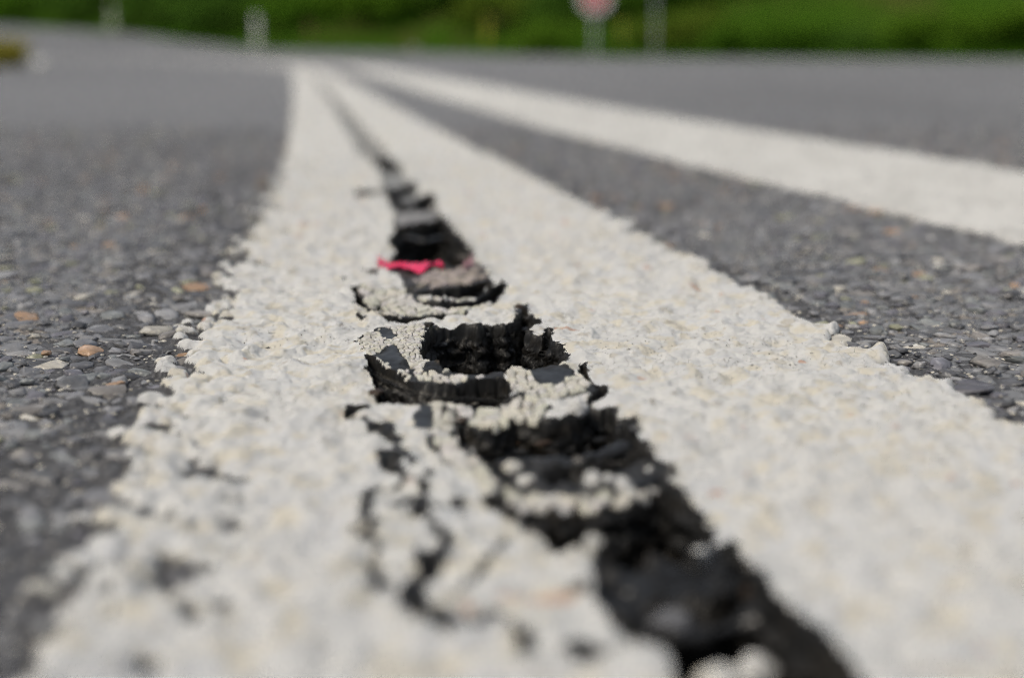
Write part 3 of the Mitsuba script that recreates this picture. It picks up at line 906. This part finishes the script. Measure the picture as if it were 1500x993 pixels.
def crumple(path, width, z0, seed):
    """a thin crumpled ribbon of film along a path in mm"""
    rr = np.random.default_rng(seed)
    ln = shapely.LineString(path)
    nt, nw = 46, 12
    V_, F_ = [], grid_faces(nt, nw)
    for i in range(nt):
        t = i / (nt - 1)
        p = ln.interpolate(t, normalized=True)
        for j in range(nw):
            w = j / (nw - 1) - .5
            q = np.array([t * 5, w * 2.4, seed])
            V_.append([p.x + 2 * (nfbm(q + 9, 2, seed) - .5), p.y + w * width * (.30 + 1.0 * abs(math.sin(2.1 * math.pi * t + .5))) + 2 * (nfbm(q + 4, 2, seed) - .5),
                       max(z0, float(height_at(p.x, p.y + w * width))) + 3.2 * nfbm(q * 1.6, 3, seed) + 2.2 * abs(math.sin(t * 6.6 + .5 + w * 3)) + 1.2 * w])
    V_ = np.array(V_)
    x, y = xy(V_[:, 0] / 1000, V_[:, 1] / 1000)
    top = np.stack([x, y, V_[:, 2] / 1000], 1)
    bot = top - [0, 0, .00025]
    return np.vstack([top, bot]), np.vstack([F_, F_[:, ::-1] + len(top)])


v_, f_ = crumple([(34.5, 690), (41, 679), (48, 676), (56, 680), (66, 688)], 17, .2, 4)
add('plastic_scrap', trimesh.Trimesh(v_, f_, process=False), 'pink_plastic', 40, label='bright pink crumpled plastic scrap on the lip of the far dark hole', category='litter')
scene['pale_pink'] = {'type': 'twosided', 'b': principled(rgb(.60, .34, .37), .45, .4)}
v_, f_ = crumple([(76, 680), (80, 690), (83, 700)], 6, .5, 6)
add('plastic_scrap_001', trimesh.Trimesh(v_, f_, process=False), 'pale_pink', 40, label='small faded pale pink scrap right of the bright pink one', category='litter')
m = trimesh.creation.icosphere(subdivisions=1)
v, f = hull_stone(4242, .6, 22)
x_, y_ = xy(.0681, .254)
scene['grey_stone'] = {'type': 'twosided', 'b': principled(rgb(.15, .15, .158), .45, .5)}
add('stone_chip', trimesh.Trimesh(v * .0062 + [x_, y_, -.0035], f, process=False), 'grey_stone', False, label='grey faceted stone chip stuck in the nearest black hole', category='stone')

# ---------------------------------------------------------------- verge, bank, bushes
outline_r = np.array([(60, -6), (14, -6), (12, 5), (8, 17), (1.8, 24.5), (-1.1, 43.6), (-7.8, 44.6), (-16, 60), (-25, 70), (-40, 84.0)])
outline_l = np.array([(-3.6, -30), (-3.6, -6), (-3.52, 10.4), (-5.0, 14), (-8.5, 20), (-22, 40), (-40, 57.0)])
right_side = shapely.Polygon(np.vstack([outline_r, [(-40, 300), (300, 300), (300, -6)]])).buffer(0)
left_side = shapely.Polygon(np.vstack([outline_l, [(-300, 57), (-300, -30)]])).buffer(0)


def off_road(x, y):
    """metres beyond the edge of the road, negative on it"""
    p = shapely.points(x, y)
    inside_ = shapely.contains(right_side, p) | shapely.contains(left_side, p)
    d = np.minimum(shapely.distance(shapely.LineString(outline_r), p), shapely.distance(shapely.LineString(outline_l), p))
    return np.where(inside_, d, -d)


def ground_z(x, y):
    d = off_road(x, y)
    bank = np.clip(d - 1.2, 0, 7) * .34 + np.clip(d - 8.2, 0, 60) * .20
    left = shapely.contains(left_side, shapely.points(x, y))
    return rise(x, y) + np.where(d > 0, .01 + .02 * np.clip(d, 0, 3) + np.where(left, 0, bank), np.clip(d, -.12, 0) - .01)


def soil_color(p, n, uv):
    a = fbm(p.x * 1.2, p.y * 1.2, 0, 4)
    return mix(mi.Color3f(.048, .105, .010), mi.Color3f(.080, .095, .022), smoothstep(.4, .7, a))


scene['soil'] = {'type': 'twosided', 'b': {'type': 'diffuse', 'reflectance': proc(soil_color)}}
gx_ = np.concatenate([np.linspace(-300, -60, 30), np.linspace(-60, 30, 181)[1:], np.linspace(30, 300, 34)[1:]])
gy_ = np.concatenate([np.linspace(-150, -10, 20), np.linspace(-10, 90, 201)[1:], np.linspace(90, 400, 40)[1:]])
GX, GY = np.meshgrid(gx_, gy_)
GZ = ground_z(GX.ravel(), GY.ravel())
add('ground', trimesh.Trimesh(np.c_[GX.ravel(), GY.ravel(), GZ], grid_faces(len(gy_), len(gx_)), process=False), 'soil', True, label='grassy bank beyond the road', kind='structure')


def leaf_bsdf(r, g, b):
    return {'type': 'principledthin', 'base_color': rgb(r, g, b), 'roughness': .5, 'diff_trans': .9, 'spec_trans': 0.0, 'eta': 1.4}


LEAVES = {'leaf_bright': (.150, .285, .026), 'leaf_mid': (.125, .262, .024), 'leaf_dark': (.105, .215, .030), 'leaf_olive': (.165, .240, .030)}
for k, c in LEAVES.items():
    scene[k] = leaf_bsdf(*c)
scene['bark'] = {'type': 'twosided', 'b': {'type': 'diffuse', 'reflectance': rgb(.07, .055, .04)}}
scene['grass_blade'] = leaf_bsdf(.085, .210, .016)
scene['dry_grass'] = leaf_bsdf(.40, .36, .07)


def leaf_cloud(seed, n, size):
    """leaf clumps through a rounded crown of unit radius, each leaf a folded diamond"""
    rr = np.random.default_rng(seed)
    nc = 46
    cc = rr.normal(size=(nc, 3))
    cc /= np.linalg.norm(cc, axis=1, keepdims=True)
    cc *= rr.uniform(.35, 1.0, (nc, 1)) ** .5
    cc[:, 2] = cc[:, 2] * .5 + .5
    cr = rr.uniform(.14, .34, nc)
    k = rr.integers(0, nc, n)
    d = rr.normal(size=(n, 3))
    d /= np.linalg.norm(d, axis=1, keepdims=True)
    p = cc[k] + d * (cr[k] * rr.uniform(.35, 1, n) ** .6)[:, None]
    p[:, 2] = np.abs(p[:, 2])
    cx = d * .8 + [0, 0, .45] + rr.normal(0, .38, (n, 3))          # leaves face outwards and up
    cx /= np.linalg.norm(cx, axis=1, keepdims=True)
    ax = np.cross(cx, rr.normal(size=(n, 3)))
    ax /= np.linalg.norm(ax, axis=1, keepdims=True)
    bx = np.cross(cx, ax)
    s = size * rr.uniform(.6, 1.4, (n, 1))
    v = np.stack([p, p + ax * s * .5 + bx * s * .28 + cx * s * .08, p + ax * s, p + ax * s * .5 - bx * s * .28 + cx * s * .08], 1).reshape(-1, 3)
    i = np.arange(n)[:, None] * 4
    return v, np.vstack([i + [[0, 1, 2]], i + [[0, 2, 3]]])


def stems(seed):
    rr = np.random.default_rng(seed)
    out = []
    for i in range(6):
        a = rr.uniform(0, 6.28)
        tip = np.array([.55 * math.cos(a), .55 * math.sin(a), rr.uniform(.5, .8)])
        c = np.linspace(0, 1, 6)[:, None] * tip + np.array([0, 0, .12]) * np.sin(np.linspace(0, 3.14, 6))[:, None]
        r = np.linspace(.035, .010, 6)
        ang = np.arange(6) * 1.0472
        ring = np.stack([np.cos(ang), np.sin(ang), 0 * ang], 1)
        v = (c[:, None] + ring[None] * r[:, None, None]).reshape(-1, 3)
        f = []
        for j in range(5):
            for q in range(6):
                w = (q + 1) % 6
                f += [(j * 6 + q, j * 6 + w, j * 6 + 6 + w), (j * 6 + q, j * 6 + 6 + w, j * 6 + 6 + q)]
        out.append((v, np.array(f)))
    return join(out)


CROWNS = {}
for li, lk in enumerate(LEAVES):
    for s_ in range(2):
        CROWNS[lk, s_] = mikit.ply(trimesh.Trimesh(*leaf_cloud(60 + li * 2 + s_, 3600, .115), process=False), lk)
STEM = mikit.ply(trimesh.Trimesh(*stems(5), process=False), 'bark', True)
# azimuth (x over y), distance, radius, height, leaf
BUSHES = [
    (.385, 20.2, 1.22, 0.78, 'leaf_bright', 'bright green bush at the far right edge of the road'), (.315, 21.0, 1.15, 0.84, 'leaf_bright', 'bright leafy green bush second from the right behind the road'),
    (.245, 22.2, 0.83, 0.56, 'leaf_dark', 'low dark green bush in the gap between two bright bushes on the right'), (.190, 23.4, 1.30, 0.84, 'leaf_mid', 'mid green bush left of the low dark one'),
    (.128, 25.4, 1.22, 0.88, 'leaf_olive', 'olive green bush right of the thin grey pole'), (.080, 28.6, 1.08, 0.78, 'leaf_mid', 'mid green bush just right of the round sign'),
    (.038, 32.0, 1.30, 0.96, 'leaf_bright', 'bright green bush left behind the round sign'), (-.012, 47.0, 1.58, 1.51, 'leaf_olive', 'olive bush in the middle behind the yellow marker post'),
    (-.058, 49.0, 1.44, 1.58, 'leaf_dark', 'dark bush left of the middle of the row'), (-.098, 48.0, 1.73, 1.66, 'leaf_bright', 'bright green bush left of centre behind the road bend'),
    (-.145, 50.0, 1.87, 1.51, 'leaf_mid', 'mid green bush right of the white marker post'), (-.192, 53.4, 2.02, 1.73, 'leaf_dark', 'dark bush behind the white marker post'),
    (-.240, 61.1, 2.30, 1.87, 'leaf_dark', 'broad dark bush at the outside of the bend'), (-.290, 67.9, 2.45, 1.80, 'leaf_dark', 'dark bush at the head of the bend on the left'),
    (-.335, 72.8, 2.30, 1.95, 'leaf_mid', 'mid green bush far left beyond the bend'), (-.385, 78.6, 2.59, 1.95, 'leaf_dark', 'dark bush at the far left edge beyond the bend'),
    # the second row closes the gaps
    (.430, 27.0, 2.08, 2.42, 'leaf_mid', 'mid green bush behind the rightmost bright bush'), (.350, 29.0, 2.08, 2.53, 'leaf_dark', 'tall dark bush behind the two bright ones on the right'), (.275, 30.5, 2.08, 2.64, 'leaf_mid', 'mid green bush behind the low dark one'),
    (.205, 33.0, 2.08, 2.75, 'leaf_dark', 'tall dark bush behind the mid green one right of centre'), (.135, 37.0, 2.08, 2.75, 'leaf_mid', 'mid green bush behind the olive one'), (.065, 41.0, 2.40, 2.97, 'leaf_dark', 'tall dark bush behind the round sign'),
    (.005, 55.0, 2.88, 3.41, 'leaf_mid', 'mid green bush in the middle of the rear row'), (-.060, 58.0, 2.88, 3.52, 'leaf_dark', 'tall dark bush left of the middle of the rear row'), (-.125, 59.0, 3.04, 3.52, 'leaf_mid', 'mid green bush in the rear row behind the bright one left of centre'),
    (-.195, 64.0, 3.36, 3.74, 'leaf_dark', 'tall dark bush in the rear row behind the white marker post'), (-.265, 73.0, 3.68, 3.96, 'leaf_dark', 'tall dark bush in the rear row at the head of the bend'), (-.340, 84.0, 4.00, 4.07, 'leaf_dark', 'tall dark bush farthest left in the rear row'),
]
for i, (az, dist, rad, hgt, leaf, lab) in enumerate(BUSHES):
    x_, y_ = az * dist, dist
    z_ = float(ground_z(np.array([x_]), np.array([y_]))[0]) - .1
    key = 'bush' + (f'_{i:03d}' if i else '')
    tw = T().translate([x_, y_, z_]).rotate([0, 0, 1], i * 77.0).scale([rad, rad, hgt * .78])
    tag(key, lab, 'bush', group='bushes along the far side of the road')
    scene[key + '__crown'] = {**CROWNS[leaf, i % 2], 'to_world': tw}
    scene[key + '__stem'] = {**STEM, 'to_world': tw}

gr = np.random.default_rng(88)


def grass(n, pick, height, seed):
    rr = np.random.default_rng(seed)
    x, y = pick(rr, n)
    n = len(x)
    z = ground_z(x, y)
    h = height * rr.uniform(.45, 1.2, n)
    a = rr.uniform(0, 6.283, n)
    w = .006 + .006 * rr.random(n)
    lean = rr.normal(0, .35, (n, 2)) * h[:, None]
    b = np.stack([x, y, z - .02], 1)
    side_ = np.stack([np.cos(a) * w, np.sin(a) * w, 0 * a], 1)
    tip = b + np.stack([lean[:, 0], lean[:, 1], h], 1)
    mid = b + np.stack([lean[:, 0] * .35, lean[:, 1] * .35, h * .55], 1)
    v = np.stack([b - side_, b + side_, mid + side_ * .8, mid - side_ * .8, tip], 1).reshape(-1, 3)
    i = np.arange(n)[:, None] * 5
    return v, np.vstack([i + [[0, 1, 2]], i + [[0, 2, 3]], i + [[3, 2, 4]]])


def along_right(rr, n):
    ln = shapely.LineString(outline_r[2:])
    s = shapely.line_interpolate_point(ln, rr.random(n * 2), normalized=True)
    x, y = shapely.get_x(s) + rr.normal(0, 2.4, 2 * n), shapely.get_y(s) + rr.normal(0, 2.4, 2 * n)
    k = np.nonzero(off_road(x, y) > .05)[0][:n]
    return x[k], y[k]


def left_corner(rr, n):
    x, y = -3.5 - rr.exponential(.6, n), rr.uniform(9.2, 14, n)
    k = off_road(x, y) > .02
    m = np.nonzero(k)[0]
    m = np.resize(m, n)
    return x[m], y[m]


v_, f_ = grass(26000, along_right, .26, 1)
add('verge_grass', trimesh.Trimesh(v_, f_, process=False), 'grass_blade', label='short green grass along the far edge of the road', category='grass', kind='stuff')
v_, f_ = grass(9000, left_corner, .19, 2)
add('verge_grass_001', trimesh.Trimesh(v_, f_, process=False), 'dry_grass', label='dry yellowish grass on the inside corner of the bend at the left edge', category='grass', kind='stuff')

# ---------------------------------------------------------------- round sign, marker posts, pole
scene['white_metal'] = {'type': 'twosided', 'b': principled(rgb(.72, .72, .70), .4, .5)}
scene['red_sign'] = {'type': 'twosided', 'b': principled(rgb(.55, .085, .11), .4, .5)}
scene['grey_metal'] = {'type': 'twosided', 'b': principled(rgb(.42, .45, .46), .45, .5)}
scene['white_plastic'] = {'type': 'twosided', 'b': principled(rgb(.70, .70, .67), .5, .4)}
scene['yellow_plastic'] = {'type': 'twosided', 'b': principled(rgb(.50, .52, .06), .5, .4)}
scene['brown_post'] = {'type': 'twosided', 'b': principled(rgb(.16, .10, .045), .7, .3)}
scene['red_reflector'] = {'type': 'twosided', 'b': principled(rgb(.55, .05, .06), .25, .5)}


def cyl(r, z0, z1, sec=20):
    m = trimesh.creation.cylinder(radius=r, height=z1 - z0, sections=sec)
    m.apply_translation([0, 0, (z0 + z1) / 2])
    return m


def disc(r, depth, y):
    m = trimesh.creation.cylinder(radius=r, height=depth, sections=48)
    m.apply_transform(trimesh.transformations.rotation_matrix(math.pi / 2, [1, 0, 0]))
    m.apply_translation([0, y, 0])
    return m


SX, SY = 118 / 2060 * 27.0, 27.0
gz = float(ground_z(np.array([SX]), np.array([SY]))[0])
at = T().translate([SX, SY, 0])
SC = 1.10
tag('round_sign', 'round red road sign with a white rim on a grey post', 'road sign')
rim = trimesh.creation.annulus(r_min=.215, r_max=.31, height=.012, sections=48)
rim.apply_transform(trimesh.transformations.rotation_matrix(math.pi / 2, [1, 0, 0]))
rim.apply_translation([0, -.046, SC])
back = disc(.31, .008, -.035)
back.apply_translation([0, 0, SC])
face = disc(.214, .010, -.045)
face.apply_translation([0, 0, SC])
scene['round_sign__rim'] = mikit.ply(rim, 'white_metal', 30, to_world=at)
scene['round_sign__back_plate'] = mikit.ply(back, 'grey_metal', 30, to_world=at)
scene['round_sign__face'] = mikit.ply(face, 'red_sign', 30, to_world=at)
scene['round_sign__post'] = mikit.ply(cyl(.032, gz - .3, SC + .42), 'grey_metal', 30, to_world=at)
for q, key in ((-.14, 'round_sign__bracket'), (.14, 'round_sign__bracket_001')):
    br = trimesh.creation.box([.16, .02, .035], trimesh.transformations.translation_matrix([0, -.038 + .02, SC + q]))
    scene[key] = mikit.ply(br, 'grey_metal', to_world=at)


def marker(key, az, dist, w, h, body, reflector, lab, group=None):
    x_, y_ = az * dist, dist
    z_ = float(ground_z(np.array([x_]), np.array([y_]))[0])
    tw = T().translate([x_, y_, z_])
    tag(key, lab, 'marker post', group=group)
    p = shapely.Point(0, 0).buffer(w / 2, quad_segs=10)
    p = shapely.affinity.scale(p, 1, .45)
    m = trimesh.creation.extrude_polygon(p, h + .3)
    m.apply_translation([0, 0, -.3])
    cap = trimesh.creation.icosphere(subdivisions=3, radius=w / 2)
    cap.apply_scale([.995, .445, .35])
    cap.apply_translation([0, 0, h])
    scene[key + '__post'] = mikit.ply(m, body, 35, to_world=tw)
    scene[key + '__cap'] = mikit.ply(cap, body, True, to_world=tw)
    if reflector:
        r_box = trimesh.creation.box([w * .55, .012, .13])
        r_box.apply_translation([0, -w * .45 / 2 - .004, h - .20])
        scene[key + '__reflector'] = mikit.ply(r_box, reflector, to_world=tw)


import shapely.affinity
marker('marker_post', -.1772, 45.4, .17, 1.0, 'white_plastic', None, 'white roadside marker post left of centre before the dark bushes')
marker('marker_post_001', -.2767, 63.5, .26, 1.0, 'white_plastic', 'red_reflector', 'white marker post with a red reflector at the outside of the far bend')
marker('marker_post_002', -.3398, 74.5, .13, 1.0, 'grey_metal', None, 'faint grey marker post farthest left at the head of the bend')
marker('marker_post_003', -.0170, 45.5, .16, .78, 'yellow_plastic', None, 'short yellow green marker post near the middle of the far road edge')
marker('marker_post_004', .0763, 27.5, .13, .62, 'yellow_plastic', None, 'yellow green marker post just right of the round sign')
marker('marker_post_005', -.1408, 46.5, .11, .52, 'brown_post', None, 'short brown wooden post right of the white marker post')
PX, PY = .0995 * 24.0, 24.0
gz = float(ground_z(np.array([PX]), np.array([PY]))[0])
tag('pole', 'thin grey pole rising out of the bushes right of the round sign', 'pole')
scene['pole__shaft'] = mikit.ply(cyl(.020, gz - .3, 4.2), 'grey_metal', 30, to_world=T().translate([PX, PY, 0]))
scene['pole__cap'] = mikit.ply(cyl(.028, 4.2, 4.26), 'grey_metal', 30, to_world=T().translate([PX, PY, 0]))
for i, (az, dist, r, lab) in enumerate([(.0075, 33.5, .11, 'pale stone at the far road edge left of the round sign'), (-.068, 44.3, .14, 'pale stone at the far road edge right of the white marker post'), (-.3280, 9.6, .055, 'small pale stone by the dry grass at the left edge of the road')]):
    v, f = hull_stone(7000 + i, .7, 26)
    x_, y_ = az * dist, dist
    z_ = float(ground_z(np.array([x_]), np.array([y_]))[0])
    if off_road(np.array([x_]), np.array([y_]))[0] < 0:
        z_ = float(rise(x_, y_)) - .002
    key = 'pale_stone' + (f'_{i:03d}' if i else '')
    add(key, trimesh.Trimesh(v * r + [x_, y_, z_ + r * .45], f, process=False), 'white_plastic', False, label=lab, category='stone', group='pale stones by the road')
